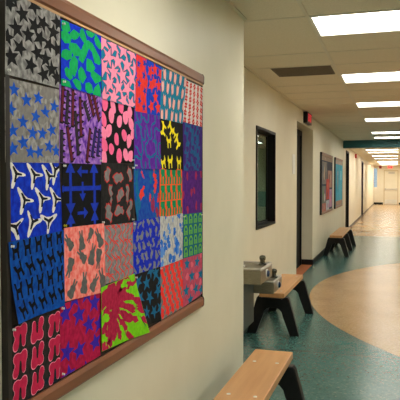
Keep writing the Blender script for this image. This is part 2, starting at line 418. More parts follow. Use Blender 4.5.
bench('long wooden plank bench with three black legs, farthest down the hall', -1.128, 12.32, 14.62, [12.39, 13.46, 14.53], [12.45, 13.46, 14.46], GB)

# ------------------------------------------------------------------ drinking fountain (two basins)
t = thing('drinking_fountain', 'stainless steel two-level wall drinking fountain with blue push buttons', 'drinking fountain', (W2, 4.57, 0))
def basin(y0, y1, z0, z1, xf):
    # body with a slightly rounded front, sloping underside
    w = xf - W2
    bm = bmesh.new()
    prism(bm, [(0, z0), (w - .008, z0), (w - .002, z0 + .006), (w, z1 - .006), (w - .006, z1), (0, z1)], 1, y0 - 4.57, y1 - 4.57, bev=.004)
    body = obj('basin_body', bm, M['steel'], t)
    yc = (y0 + y1)/2 - 4.57; hy = (y1 - y0)/2
    # raised rim and sunken bowl
    bm = bmesh.new()
    for q in ((.03, w - .002, yc - hy + .002, yc - hy + .014), (.03, w - .002, yc + hy - .014, yc + hy - .002), (.03, .042, yc - hy + .014, yc + hy - .014), (w - .014, w - .002, yc - hy + .014, yc + hy - .014)):
        box(bm, q[0], q[1], q[2], q[3], z1, z1 + .012, bev=.003)
    obj('basin_rim', bm, M['alu'], body)  # pale rim: the steel edge's highlight is put into the colour
    bm = bmesh.new(); box(bm, .004, .03, yc - hy + .01, yc + hy - .01, z1, z1 + .035, bev=.004); obj('back_splash', bm, M['steel'], body)
    bm = bmesh.new(); lathe(bm, [(.05, z1 + .001), (.045, z1 + .004), (.02, z1 + .003)], (w*.5, yc, 0), n=20); obj('drain', bm, M['chrome'], body)
    # bubbler
    bx, by = w - .055, yc + .10
    bm = bmesh.new(); lathe(bm, [(.034, z1), (.032, z1 + .012), (.02, z1 + .018), (.018, z1 + .035), (.024, z1 + .044), (.027, z1 + .06), (.022, z1 + .074), (.010, z1 + .078)], (bx, by, 0), n=18)
    obj('bubbler', bm, M['darksteel'], t, smooth=True)
    bm = bmesh.new(); lathe(bm, [(.026, 0), (.026, .012), (.021, .02), (.012, .023)], (w, yc, (z0 + z1)/2 + .002), 'X', n=20); obj('push_button', bm, M['button'], t, smooth=True)
    bm = bmesh.new(); lathe(bm, [(.036, 0), (.036, .005), (.031, .006)], (w, yc, (z0 + z1)/2 + .002), 'X', n=20); obj('button_ring', bm, M['white'], t)  # white ring; the button's highlight is put into its brighter colour
basin(4.57, 5.01, .695, .805, -.97)
basin(5.095, 5.47, .535, .63, -.97)
obj('chiller_panel', B(0, .27, .05, .50, .30, .69, bev=.006), M['slate'], t)
obj('bracket', B(0, .10, .50, .88, .22, .53, bev=.006), M['steel'], t)

# ------------------------------------------------------------------ the bulletin board
BX = -.984                     # front of the backing
def board(name, label, x, y0, y1, z0, z1, backing, thick=.016, stile=.018):
    t = thing(name, label, 'bulletin board', (x, (y0 + y1)/2, (z0 + z1)/2))
    hy, hz = (y1 - y0)/2, (z1 - z0)/2
    obj('backing', B(0, thick, -hy + stile, hy - stile, -hz + .02, hz - .02), backing, t)
    def railprof(zz, g=1.0):
        return [(0, zz - .025*g), (thick + .006, zz - .025*g), (thick + .011, zz - .018*g), (thick + .012, zz + .012*g), (thick + .006, zz + .025*g), (0, zz + .025*g)]
    for zz, nm in ((hz - .025, 'top_rail'), (-hz + .028, 'bottom_rail')):
        bm = bmesh.new(); prism(bm, railprof(zz), 1, -hy + .004, hy - .010); r = obj(nm, bm, M['rail'], t)
        bm = bmesh.new(); prism(bm, railprof(zz, 1.08), 1, hy - .010, hy); obj('end_cap', bm, M['black'], r)
    obj('rail_lip', B(thick, thick + .006, -hy + stile, hy - .01, hz - .058, hz - .050), M['lip'], t)
    for s in (-1, 1):
        ya, yb = (-hy, -hy + stile) if s < 0 else (hy - .012, hy - .001)
        obj('stile', B(0, thick + .004, ya, yb, -hz + .002, hz - .002), M['stile'] , t)
    return t
board('bulletin_board', 'large framed bulletin board covered with colourful patterned papers', W1, 1.402, 3.136, .812, 2.038, M['backing'])

# --- pattern shapes; (x, y) in paper heights, y up
ASP = 1.28
rng = random.Random(7)
def star(r=1, rin=.42, n=5, rot=0, jit=0.0):
    out = []
    for i in range(2*n):
        a = PI/2 + rot + PI*i/n; q = (r if i % 2 == 0 else r*rin)*(1 + rng.uniform(-jit, jit)); out.append((q*math.cos(a), q*math.sin(a)))
    return out
def blob(r=1, sx=1, sy=1, n=11, jag=.2, rot=0):
    out = []
    for i in range(n):
        a = 2*PI*i/n; q = r*(1 + rng.uniform(-jag, jag)); x, y = q*sx*math.cos(a), q*sy*math.sin(a)
        out.append((x*math.cos(rot) - y*math.sin(rot), x*math.sin(rot) + y*math.cos(rot)))
    return out
def smooth_poly(pts, it=2):
    for _ in range(it):
        o = []
        for i in range(len(pts)):
            a, c = pts[i], pts[(i+1) % len(pts)]
            o += [(.75*a[0] + .25*c[0], .75*a[1] + .25*c[1]), (.25*a[0] + .75*c[0], .25*a[1] + .75*c[1])]
        pts = o
    return pts
def ragged(pts, amt=.14, it=2):
    for _ in range(it):
        o = []
        for i in range(len(pts)):
            a, c = pts[i], pts[(i+1) % len(pts)]; dx, dy = c[0] - a[0], c[1] - a[1]; t = rng.uniform(-amt, amt)*1.6
            o += [a, ((a[0] + c[0])/2 - dy*t, (a[1] + c[1])/2 + dx*t)]
        pts = o
    return pts
def xf(pts, s=1, rot=0, flip=1, sx=1, sy=1):
    c, q = math.cos(rot), math.sin(rot)
    return [((x*sx*flip*c - y*sy*q)*s, (x*sx*flip*q + y*sy*c)*s) for x, y in pts]
def ribbon(line, w):
    """closed outline of a stroke"""
    Lf, Rt = [], []
    for i in range(len(line)):
        a = Vector(line[max(i-1, 0)]); c = Vector(line[min(i+1, len(line)-1)]); dd = (c - a).normalized(); nn = Vector((-dd.y, dd.x))*w/2
        p = Vector(line[i]); Lf.append(tuple(p + nn)); Rt.append(tuple(p - nn))
    return Lf + Rt[::-1]
def clip(pts, x0, x1, y0, y1):
    for ax, v, keep in ((0, x0, 1), (0, x1, -1), (1, y0, 1), (1, y1, -1)):
        out = []
        for i in range(len(pts)):
            a, c = pts[i], pts[(i+1) % len(pts)]
            ia, ic = (a[ax] - v)*keep >= 0, (c[ax] - v)*keep >= 0
            if ia: out.append(a)
            if ia != ic:
                q = (v - a[ax])/(c[ax] - a[ax]); out.append((a[0] + q*(c[0] - a[0]), a[1] + q*(c[1] - a[1])))
        pts = out
        if len(pts) < 3: return []
    return pts

DOG = [(-.5, .1), (-.42, .42), (-.3, .28), (-.16, .1), (.2, .12), (.36, .4), (.44, .18), (.5, .02), (.36, -.06), (.34, -.5), (.2, -.5), (.16, -.16), (-.14, -.16), (-.18, -.5), (-.34, -.5), (-.34, -.1)]
HDOG = [(-.42, .5), (-.22, .46), (-.16, .12), (.14, .14), (.2, .42), (.44, .5), (.4, .2), (.3, -.02), (.34, -.5), (.16, -.5), (.12, -.14), (-.12, -.14), (-.16, -.5), (-.36, -.5), (-.3, 0)]
BUNNY = [(-.12, .5), (-.02, .52), (.02, .22), (.12, .5), (.22, .46), (.16, .16), (.24, .0), (.2, -.16), (.3, -.36), (.2, -.5), (-.22, -.5), (-.3, -.3), (-.2, -.08), (-.22, .1), (-.1, .2)]
FOUR = [(0, .6), (.14, .2), (.5, .26), (.24, -.04), (.4, -.46), (.04, -.22), (-.34, -.5), (-.2, -.06), (-.5, .2), (-.14, .18)]
ARROW = [(-.08, -.5), (.08, -.5), (.08, .1), (.3, .1), (0, .5), (-.3, .1), (-.08, .1)]
NSHAPE = [(-.46,.16),(-.40,.40),(-.14,.46),(.04,.38),(.24,.52),(.48,.46),(.52,.16),(.40,-.04),(.40,-.34),(.26,-.44),(.12,-.34),(.12,.06),(.02,.14),(-.04,.02),(-.06,-.34),(-.22,-.54),(-.44,-.48),(-.48,-.24),(-.30,.0)]
BIRD = [(-.5, .5), (-.2, .02), (-.3, -.5), (-.12, -.5), (.0, -.02), (.5, .0), (.48, .12), (.04, .16), (-.36, .56)]
TOOTH = [(-.24, .5), (-.05, .3), (.18, .46), (.26, .1), (.18, -.4), (.04, -.5), (-.06, -.3), (-.2, -.42), (-.26, 0)]
HOUND = [(-.5, .2), (-.1, .5), (.1, .26), (.5, .36), (.28, .02), (.5, -.2), (.1, -.5), (-.1, -.24), (-.5, -.36), (-.26, 0)]
COMB = [(-.5, .5), (.3, .5), (.3, .1), (.5, -.1), (.4, -.5), (.1, -.5), (.1, .0), (-.12, .0), (-.12, -.5), (-.42, -.5), (-.36, .1), (-.5, .2)]

def grid(nx, ny, stag=.5, jit=.03, u0=.06, u1=.94, v0=.08, v1=.92):
    out = []
    for j in range(ny):
        for i in range(nx):
            u = u0 + (u1 - u0)*((i + (stag if j % 2 else 0)*1.0)/max(1, nx - .5)); v = v0 + (v1 - v0)*j/max(1, ny - 1)
            out.append((u + rng.uniform(-jit, jit), v + rng.uniform(-jit, jit)))
    return out

def d_stars1():
    P = [(60,15),(145,15),(95,75),(185,85),(148,110),(235,115),(70,150),(120,165),(172,165),(215,185),(255,195),(35,200),(85,235),(160,240),(200,258),(50,285),(130,305),(190,340),(230,305),(258,345),(40,45),(255,60)]
    return [(star(.125, .42, rot=rng.uniform(-.4, .4), jit=.12), (x-28)/240, 1 - (y + 18 - .12*(x - 28))/385, 1, 1) for x, y in P]
def d_greenblobs():
    out = []
    for u, v in [(.1,.93),(.3,.83),(.1,.75),(.12,.5),(.33,.62),(.3,.36),(.52,.88),(.53,.6),(.48,.28),(.72,.76),(.68,.46),(.9,.87),(.9,.6),(.88,.3),(.66,.1),(.16,.22),(.38,.08),(.06,.04),(.88,.06),(.72,.97)]:
        out.append((blob(.125, .75, rng.uniform(.9, 1.3), 6, .38, rng.uniform(0, 3)), u, v, 1, 1))
    return out
def d_pinkfour():
    out = []
    for u, v in grid(4, 5, .5, .02, .06, 1.0, .06, .95):
        a = rng.uniform(-.5, .5); q = xf(FOUR, .30, a)
        out += [(xf(q, 1.12), u, v, 1, 2), (q, u, v, 2, 1)]
    return out
def d_redblue():
    out = [([(-.5, -.5), (.06, -.5), (.0, -.2), (.08, .1), (-.04, .3), (.0, .5), (-.5, .5)], .39, .5, 1, 1)]
    for u, v in [(.72,.88),(.9,.6),(.6,.55),(.78,.35),(.9,.15),(.62,.15),(.55,.8),(.95,.85),(.7,.62)]: out.append((star(.15, .45, 5, rng.uniform(-.5, .5), .1), u, v, 2, 1))
    for u, v in [(.1,.85),(.3,.68),(.12,.5),(.34,.4),(.15,.2),(.32,.1),(.32,.9)]: out.append((star(.10, .4, 5, rng.uniform(-.5, .5), .2), u, v, 2, 2))
    return out
def d_teeth():
    out = []
    for u, v in grid(5, 4, .4, .02, .06, .98, .1, .9):
        q = xf(TOOTH, .25, rng.uniform(-.25, .25), rng.choice((1, -1)))
        out += [(q, u - .018, v - .012, 1, 2), (q, u, v, 2, 1)]
    return out
def d_redrows():
    out = []
    for j in range(6):
        for i in range(5):
            u, v = .08 + .21*i, .92 - .168*j
            out.append((star(.108, .55, 6, .2*i, .1), u, v, 1, 1)); out.append((blob(.028, n=7), u, v, 2, 2))
    return out
def d_bluestars():
    P = [(65,62),(115,103),(168,88),(242,122),(50,150),(200,155),(155,178),(100,205),(58,245),(140,255),(185,258),(230,242),(100,298),(58,325),(130,345),(168,348),(215,322),(250,345)]
    out = []
    for x, y in P:
        u, v = (x-28)/238, 1 - (y - 12 - .1*(x - 28))/ 372
        a = rng.uniform(-.3, .3)
        out += [(star(.098, .42, rot=a, jit=.1), u, v, 1, 1)]
    return out + [(blob(.13, 1, .7, 9, .3), rng.random(), rng.random(), .6, 2) for _ in range(12)]
def d_strips():
    out = []
    for u, v, ln, a, k in [(.06,.75,.5,-.1,1),(.17,.72,.45,-.12,2),(.29,.72,.5,-.05,1),(.47,.62,.55,.05,1),(.38,.4,.6,.15,2),(.62,.72,.3,.6,2),(.72,.83,.4,.55,1),(.85,.8,.45,.5,1),(.22,.25,.5,.3,1),(.66,.25,.5,-.25,1),(.8,.3,.45,-.3,3),(.05,.2,.45,0,2),(.92,.3,.4,-.2,3)]:
        base = [(-.05, -ln/2), (.045, -ln/2)]
        n = 6; side = []
        for i in range(n): side += [(.035, -ln/2 + ln*(i + .1)/n), (.115, -ln/2 + ln*(i + .4)/n), (.035, -ln/2 + ln*(i + .6)/n)]
        poly = base + side + [(.035, ln/2), (-.05, ln/2)]
        out.append((xf(poly, 1, a), u, v, 1, 4)); out.append((xf([(-.03, -ln*.45), (.03, -ln*.45), (.03, ln*.45), (-.03, ln*.45)], 1, a), u, v, 2, k))
    return out
def d_pinkblobs():
    out = []
    for u, v in [(.1,.9),(.33,.9),(.58,.93),(.85,.88),(.06,.66),(.28,.74),(.53,.68),(.72,.78),(.9,.68),(.2,.5),(.44,.38),(.68,.46),(.84,.38),(.96,.52),(.07,.28),(.27,.22),(.52,.12),(.74,.14),(.9,.12),(.08,.08),(.06,.45)]:
        out.append((smooth_poly(blob(.105, .75, 1.15, 7, .22, rng.uniform(-.4, .4)), 1), u, v, 1, rng.choice((1, 1, 2))))
    return out
def d_curls():
    out = []
    for u, v in grid(4, 4, .5, .02, .08, .98, .1, .92):
        a0 = rng.uniform(0, 6); r = .1
        ln = [(r*(1 - t*.07)*math.cos(a0 + t*.55), r*(1 + t*.1)*math.sin(a0 + t*.55)) for t in range(8)]
        out.append((ribbon(ln, .042), u, v, 1, 1))
        out.append((ribbon([(r*.9*math.cos(a0), r*.9*math.sin(a0)), (r*1.7*math.cos(a0 - .4), r*1.7*math.sin(a0 - .4))], .035), u, v, 2, 1))
    return out
def d_yellow():
    out = []
    for u, v, s, a, fl in [(.12,.78,.30,1.2,1),(.45,.85,.30,-.9,1),(.75,.6,.32,-.9,-1),(.36,.57,.28,.1,1),(.1,.14,.28,.3,1),(.4,.18,.3,.1,-1),(.82,.18,.3,.05,1),(.6,.75,.2,-.8,1)]: out.append((xf(DOG, s, a, fl), u, v, 1, 1))
    return out
def d_indigo():
    out = []
    for u, v in [(.2,.85),(.2,.45),(.2,.1),(.75,.85),(.75,.45),(.75,.1),(.5,.5),(.47,.95),(.47,.05)]:
        out.append((ragged(xf(star(.25, .4, 4, .4, .2), 1, 0, 1, .7, 1.2), .2), u, v, 1, 1)); out.append((blob(.06, n=7), u, v, 2, 0))
    return out
def d_birds():
    out = []
    for u, v, a in [(.17,.82,-.1),(.5,.8,0),(.78,.78,0),(.9,.9,2.2),(.3,.48,-.1),(.63,.48,.0),(.9,.46,-.1),(.14,.16,.6),(.42,.22,2.0),(.7,.17,-1.8)]:
        q = xf(BIRD, .24, a); out += [(smooth_poly(xf(q, 1.4, 0, 1, 1.05), 1), u + .005, v, 1, 1), (xf(q, .8), u + .012, v + .008, 2, 2)]
    return out
def d_arrows():
    out = []
    for u, v, a, s in [(.2,.8,0,.42),(.8,.8,0,.42),(.5,.86,PI/2,.3),(.5,.55,PI,.3),(.2,.42,PI,.42),(.5,.22,-PI/2,.3),(.82,.4,PI,.42),(.2,.03,0,.4),(.82,.04,0,.4),(.05,.6,PI/2,.2),(.95,.6,-PI/2,.2)]:
        out.append((xf(ARROW, s*1.0, a, 1, 1.0), u, v, 1, 1))
    out.append(([(-.62, -.035), (.62, -.035), (.62, .035), (-.62, .035)], .5, .6, 1, 1))
    return out
def d_redoutline():
    out = []
    for u, v, a, sx, sy in [(.16,.82,-.5,.8,1.5),(.52,.77,0,1.6,.8),(.86,.84,.35,.7,1.5),(.28,.5,.05,.6,1.9),(.55,.47,-.5,.7,1.5),(.78,.5,.05,.55,1.9),(.2,.2,.35,.7,1.7),(.52,.22,0,1.4,.9),(.88,.25,-.15,.6,1.8)]:
        q = ragged(blob(.085, sx, sy, 8, .25, a), .25, 1); out += [(xf(q, 1.18), u, v, 1, 2), (q, u, v, 2, 1)]
    return out
def d_firewater():
    out = []
    for _ in range(16): out.append((ragged(blob(rng.uniform(.06, .13), .6, 1.5, 8, .35, rng.uniform(-.4, .4)), .3), rng.random(), rng.random(), .5, 3))
    for u, v, r, c in [(.3,.52,.09,1),(.34,.85,.05,1),(.82,.66,.10,1),(.78,.88,.06,1),(.72,.3,.09,2),(.9,.12,.08,2),(.6,.42,.05,1),(.95,.4,.06,1)]:
        out.append((ragged(blob(r, .7, 1.7, 8, .3, rng.uniform(-.5, .5)), .3), u, v, 1, c))
    return out
def d_combs():
    out = []
    for j in range(3):
        for i in range(4): out.append((xf(COMB, .31, 0, 1, .85, 1), .15 + .24*i, .83 - .33*j, 1, 1))
    return out
def d_purplered():
    return [(blob(.08, .6, 1.2, 9, .3, rng.uniform(-.2, .2)), u, v, 1, 1) for u, v in [(.25,.85),(.7,.86),(.45,.5),(.25,.12),(.7,.2),(.95,.16),(.95,.9),(.05,.45),(.6,.52)]]
def d_bluedogs():
    out = []
    for j in range(4):
        for i in range(5):
            u, v = .1 + .2*i + (.04 if j % 2 else 0), .88 - .245*j + .015*i
            out.append((xf(HDOG, .21, .05 if j % 2 == 0 else .45, 1 if j % 2 == 0 else -1), u, v, 1, 1))
    return out
def d_bunnies():
    out = []
    for u, v, a, s in [(.1,.8,.7,.3),(.4,.8,.2,.32),(.62,.85,2.6,.26),(.85,.8,.5,.34),(.12,.45,2.8,.32),(.4,.58,.9,.3),(.66,.58,-.3,.36),(.82,.5,2.9,.34),(.18,.15,-.7,.32),(.45,.2,-.2,.36),(.7,.17,-.7,.32),(.92,.18,.2,.42)]:
        out.append((xf(BUNNY, s*.85, a, rng.choice((1, -1))), u, v, 1, 1))
    return out
def d_redcurves():
    out = []
    for u, v in grid(6, 4, .5, .025, .04, .98, .1, .92):
        a0 = rng.uniform(-.8, .8)
        ln = [(.10*math.sin(t*.7 + a0), -.14 + .04*t) for t in range(8)]
        out.append((ribbon(ln, .026), u, v, 1, 1))
        out.append((ribbon([(-.06, .0), (0, .05), (.07, .03)], .024), u, v, 2, 1))
    return out
def d_leaves():
    out = []
    for u, v in grid(6, 5, .5, .025, .04, .99, .08, .93): out.append((ragged(xf(TOOTH, .17, rng.uniform(-.8, .8), rng.choice((1, -1)), .9, 1.2), .3, 1), u, v, 1, 1))
    return out
def d_clouds():
    out = []
    for _ in range(34):
        u, v = rng.random(), rng.random()
        out.append((ragged(blob(rng.uniform(.04, .09), .75, 1.3, 8, .35, rng.uniform(-.5, .5)), .3), u, v, 1, rng.choice((1, 1, 2))))
    return out
def d_limegrid():
    out = []
    for j in range(4):
        for i in range(4):
            u, v = .13 + .25*i, .87 - .25*j
            out.append((ribbon([(-.085, -.1), (-.085, .03), (-.04, .095), (.04, .095), (.085, .03), (.085, -.1)], .042), u, v, 1, 1))
            out.append((ribbon([(-.03, -.1), (-.03, -.01), (.03, -.01), (.03, -.1)], .03), u, v, 2, 1))
    return out
def d_nu():
    out = []
    for i in range(3):
        for j in range(3):
            u, v = .17 + .345*i, .83 - .33*j
            q = smooth_poly(xf(NSHAPE, .30, PI if i == 1 else 0, 1, .95, 1.0), 1)
            out += [(xf(q, 1.08), u, v, 1, 2), (q, u, v, 2, 1)]
    out.append(([(-.2, -.13), (.78, -.13), (.78, .1), (.2, .0)], .42, .12, .5, 3))
    return out
def d_bluestars2():
    P = [(25,220),(82,218),(150,175),(125,245),(30,330),(82,325),(155,300),(115,385),(40,400),(118,150),(62,170),(175,240)]
    return [(star(.155, .42, rot=rng.uniform(-.3, .3), jit=.1), (x-5)/175, 1 - (y - (195 - .36*(x - 5)))/212, 1, 1) for x, y in P]
def d_burst():
    cx_, cy_ = .26, .80
    out = [(ragged(blob(.25, 1.1, .9, 9, .25), .2), cx_, cy_, 1, 1)]
    for k in range(80):
        a = rng.uniform(-3.3, .55); r = rng.choice((.30, .42, .58, .72, .88, 1.02)) + rng.uniform(-.05, .05)
        L_, w_ = rng.uniform(.26, .42), rng.uniform(.07, .11)*(.8 + .5*r)
        q = ragged([(-.5*L_, .0), (-.15*L_, .5*w_), (.3*L_, .55*w_), (.5*L_, .05*w_), (.3*L_, -.5*w_), (-.15*L_, -.45*w_)], .15, 1)
        out.append((xf(q, 1, a + rng.uniform(-.12, .12)), cx_ + r*math.cos(a)/ASP, cy_ + r*math.sin(a), 1, 1))
    for u, v in [(.85,.78),(.62,.9),(.9,.95),(.06,.2),(.1,.5)]: out.append((ragged(blob(.085, 1.3, .7, 7, .3, rng.uniform(-.8, .2)), .25), u, v, 2, 0))
    return out
def d_tealfour():
    return [(xf(FOUR, .25, rng.uniform(-.9, .9)), u, v, 1, 1) for u, v in [(.15,.85),(.45,.78),(.8,.9),(.2,.55),(.55,.5),(.88,.58),(.35,.25),(.68,.22),(.95,.25),(.12,.2),(.98,.75),(.6,.98)]] + \
        [([(-.5, .5), (.1, -.5), (-.05, -.5), (-.5, .1)], .12, .2, .5, 1)]
def d_hound():
    return [(xf(HOUND, .25, -.15), .08 + .215*i + (.1 if j % 2 else 0), .9 - .195*j, 1, 1) for j in range(5) for i in range(5)]
def d_tealstars():
    out = [(star(.15, .45, rot=rng.uniform(-.5, .5), jit=.12), u, v, 1, 1) for u, v in [(.2,.85),(.72,.82),(.45,.55),(.92,.5),(.15,.3),(.65,.22),(.35,.05),(.95,.12)]]
    return out + [(blob(.08, 1, .9, 8, .25), u, v, .6, 2) for u, v in [(.46,.8),(.2,.58),(.7,.5),(.42,.3),(.9,.3),(.95,.95)]]

# design: ground pair, motif colours, pattern, label, stroke stretch
PAPERS = {
 'c1r1': (((166,164,162),(112,110,110)), [((30,30,32),(22,22,24))], d_stars1, 'grey paper with large black stars in the top corner of the board'),
 'c2r1': (((14,56,214),(10,44,190)), [((16,178,98),(12,160,84))], d_greenblobs, 'blue paper with bright green blobs'),
 'c3r1': (((22,128,164),(16,112,148)), [((246,156,184),(240,140,172)), ((20,40,70),(24,50,84))], d_pinkfour, 'teal paper with pink four-pointed shapes'),
 'c4r1': (((20,66,190),(14,54,170)), [((232,58,44),(218,46,38)), ((26,60,170),(20,54,150))], d_redblue, 'half red, half blue paper with contrasting stars'),
 'c5r1': (((28,132,164),(20,116,150)), [((240,186,176),(232,174,164)), ((18,70,100),(20,62,92))], d_teeth, 'teal paper with rows of pale pink tooth shapes'),
 'c6r1': (((232,224,218),(222,212,206)), [((214,44,44),(200,38,40)), ((244,176,170),(238,168,162))], d_redrows, 'white paper with rows of red star flowers'),
 'c1r2': (((166,162,156),(116,112,108)), [((26,92,206),(20,76,184)), ((140,136,130),(126,122,118))], d_bluestars, 'grey paper scattered with small blue stars'),
 'c2r2': (((176,124,208),(92,40,156)), [((110,34,44),(84,26,36)), ((58,48,56),(44,38,44)), ((48,36,110),(40,30,96)), ((36,22,34),(30,20,30))], d_strips, 'mottled purple paper with dark saw-toothed strips'),
 'c3r2': (((22,20,22),(16,15,17)), [((252,140,176),(246,128,166)), ((250,106,154),(242,96,144))], d_pinkblobs, 'black paper with pink petal spots'),
 'c4r2': (((104,38,160),(84,28,140)), [((16,112,156),(14,98,142))], d_curls, 'violet paper with curling teal tendrils'),
 'c5r2': (((20,18,18),(15,14,15)), [((246,228,32),(236,216,24))], d_yellow, 'black paper with bright yellow animal shapes'),
 'c6r2': (((68,34,126),(54,26,108)), [((22,96,150),(18,82,134))], d_indigo, 'dark indigo paper with dim teal star pattern'),
 'c1r3': (((14,62,206),(8,36,168)), [((238,236,226),(228,226,216)), ((26,26,30),(20,20,24))], d_birds, 'royal blue paper with black birds outlined in white'),
 'c2r3': (((18,18,20),(14,14,16)), [((24,58,186),(18,46,164))], d_arrows, 'black paper with blue arrows'),
 'c3r3': (((40,38,38),(30,29,30)), [((130,130,130),(112,112,112)), ((206,52,48),(190,46,44))], d_redoutline, 'charcoal paper with grey shapes outlined in red'),
 'c4r3': (((26,86,168),(18,60,160)), [((236,66,44),(216,56,50)), ((156,44,84),(140,40,78)), ((14,108,152),(12,94,140))], d_firewater, 'blue paper with red-orange flame blotches'),
 'c5r3': (((244,96,36),(232,82,32)), [((16,140,90),(12,124,78))], d_combs, 'orange paper with three rows of green comb shapes'),
 'c6r3': (((90,32,130),(70,24,110)), [((170,38,86),(156,34,80))], d_purplered, 'purple paper with small crimson blotches'),
 'c1r4': (((8,84,176),(6,60,140)), [((12,15,20),(9,12,17))], d_bluedogs, 'mid-blue paper with rows of black animal shapes, its corner lifting'),
 'c2r4': (((250,158,148),(242,104,92)), [((104,104,102),(86,86,86))], d_bunnies, 'scribbled light red paper with grey rabbit-like shapes'),
 'c3r4': (((148,146,146),(122,120,122)), [((232,72,60),(216,62,54))], d_redcurves, 'grey paper with wavy red lines'),
 'c4r4': (((18,46,196),(12,34,172)), [((136,138,146),(112,116,130))], d_leaves, 'blue paper scattered with small grey leaf shapes'),
 'c5r4': (((202,202,198),(160,164,170)), [((44,116,212),(34,100,198)), ((96,150,222),(84,138,214))], d_clouds, 'pale grey paper with cloudy blue blotches'),
 'c6r4': (((16,106,126),(14,92,114)), [((120,196,44),(104,182,38))], d_limegrid, 'teal paper with a grid of lime green loops'),
 'c1r5': (((54,48,46),(36,32,32)), [((206,40,82),(190,34,74)), ((248,150,172),(242,140,164)), ((22,42,52),(18,36,46))], d_nu, 'dark grey paper with pink-edged crimson hook shapes'),
 'c2r5': (((190,26,74),(156,18,60)), [((64,38,174),(54,32,156))], d_bluestars2, 'crimson paper with violet-blue stars'),
 'c3r5': (((132,214,26),(112,198,20)), [((188,36,74),(158,26,60))], d_burst, 'lime green paper with a crimson starburst, its corner hanging off the board'),
 'c4r5': (((30,26,26),(22,20,20)), [((22,108,150),(18,94,134))], d_tealfour, 'black paper with teal pointed shapes, curling at its lower corner'),
 'c5r5': (((138,136,134),(114,112,112)), [((250,62,52),(238,50,44))], d_hound, 'grey paper with a red hound-tooth pattern'),
 'c6r5': (((198,84,108),(180,70,96)), [((22,116,156),(18,100,140)), ((226,108,128),(216,96,118))], d_tealstars, 'rose paper with teal stars in the lowest outer corner of the board'),
}
CORN = {
'c1r1': [(1.405, 1.985), (1.68, 1.985), (1.673, 1.762), (1.400, 1.76)], 'c2r1': [(1.681, 1.972), (1.952, 1.98), (1.95, 1.77), (1.682, 1.772)],
'c3r1': [(1.951, 1.978), (2.252, 1.977), (2.246, 1.766), (1.96, 1.765)], 'c4r1': [(2.252, 1.979), (2.528, 1.974), (2.509, 1.761), (2.243, 1.752)],
'c5r1': [(2.528, 1.973), (2.865, 1.983), (2.808, 1.754), (2.511, 1.75)], 'c6r1': [(2.862, 1.97), (3.130, 1.973), (3.128, 1.759), (2.814, 1.759)],
'c1r2': [(1.4, 1.752), (1.673, 1.757), (1.674, 1.535), (1.4, 1.529)], 'c2r2': [(1.675, 1.775), (1.959, 1.783), (1.956, 1.538), (1.672, 1.535)],
'c3r2': [(1.955, 1.775), (2.241, 1.770), (2.232, 1.549), (1.959, 1.542)], 'c4r2': [(2.235, 1.763), (2.509, 1.764), (2.527, 1.531), (2.233, 1.529)],
'c5r2': [(2.509, 1.76), (2.82, 1.758), (2.81, 1.528), (2.527, 1.532)], 'c6r2': [(2.811, 1.764), (3.121, 1.764), (3.117, 1.533), (2.819, 1.53)],
'c1r3': [(1.403, 1.532), (1.672, 1.539), (1.694, 1.32), (1.408, 1.319)], 'c2r3': [(1.687, 1.539), (1.952, 1.542), (1.952, 1.329), (1.688, 1.33)],
'c3r3': [(1.95, 1.545), (2.23, 1.543), (2.225, 1.319), (1.945, 1.324)], 'c4r3': [(2.229, 1.536), (2.512, 1.536), (2.510, 1.318), (2.255, 1.321)],
'c5r3': [(2.508, 1.535), (2.802, 1.535), (2.81, 1.322), (2.506, 1.32)], 'c6r3': [(2.802, 1.535), (3.118, 1.544), (3.121, 1.306), (2.81, 1.317)],
'c1r4': [(1.405, 1.318), (1.690, 1.328), (1.695, 1.094), (1.430, 1.095)], 'c2r4': [(1.693, 1.335), (1.967, 1.332), (1.980, 1.089), (1.694, 1.106)],
'c3r4': [(1.968, 1.328), (2.220, 1.325), (2.226, 1.112), (1.985, 1.115)], 'c4r4': [(2.218, 1.323), (2.508, 1.326), (2.518, 1.103), (2.226, 1.108)],
'c5r4': [(2.509, 1.326), (2.812, 1.325), (2.811, 1.105), (2.517, 1.103)], 'c6r4': [(2.811, 1.32), (3.12, 1.315), (3.123, 1.100), (2.816, 1.105)],
'c1r5': [(1.415, 1.092), (1.672, 1.086), (1.675, 0.868), (1.41, 0.868)], 'c2r5': [(1.669, 1.1), (1.942, 1.1), (1.940, 0.872), (1.669, 0.872)],
'c3r5': [(1.937, 1.11), (2.226, 1.118), (2.336, 0.862), (1.939, 0.885)], 'c4r5': [(2.229, 1.112), (2.511, 1.108), (2.520, 0.866), (2.300, 0.895)],
'c5r5': [(2.509, 1.11), (2.816, 1.108), (2.823, 0.868), (2.52, 0.868)], 'c6r5': [(2.816, 1.108), (3.122, 1.102), (3.13, 0.882), (2.822, 0.868)]}
LAYER = {'c1r1': 3, 'c2r1': 4, 'c3r1': 3, 'c4r1': 4, 'c5r1': 3, 'c6r1': 2, 'c1r2': 1, 'c2r2': 2, 'c3r2': 1, 'c4r2': 3, 'c5r2': 2, 'c6r2': 3,
         'c1r3': 0, 'c2r3': 1, 'c3r3': 3, 'c4r3': 0, 'c5r3': 2, 'c6r3': 1, 'c1r4': 5, 'c2r4': 4, 'c3r4': 2, 'c4r4': 3, 'c5r4': 2, 'c6r4': 3,
         'c1r5': 1, 'c2r5': 2, 'c3r5': 7, 'c4r5': 4, 'c5r5': 0, 'c6r5': 1}
WIDEN = {'c6r1': 1.0, 'c5r3': 1.05, 'c1r4': 1.0, 'c6r4': 1.05, 'c5r5': 1.0, 'c1r5': 1.15, 'c2r3': 1.15, 'c4r1': 1.15, 'c3r5': 1.2, 'c2r2': 1.0, 'c5r2': 1.0, 'c5r1': 1.0, 'c1r3': 1.15, 'c3r4': 1.2, 'c2r4': 1.25}
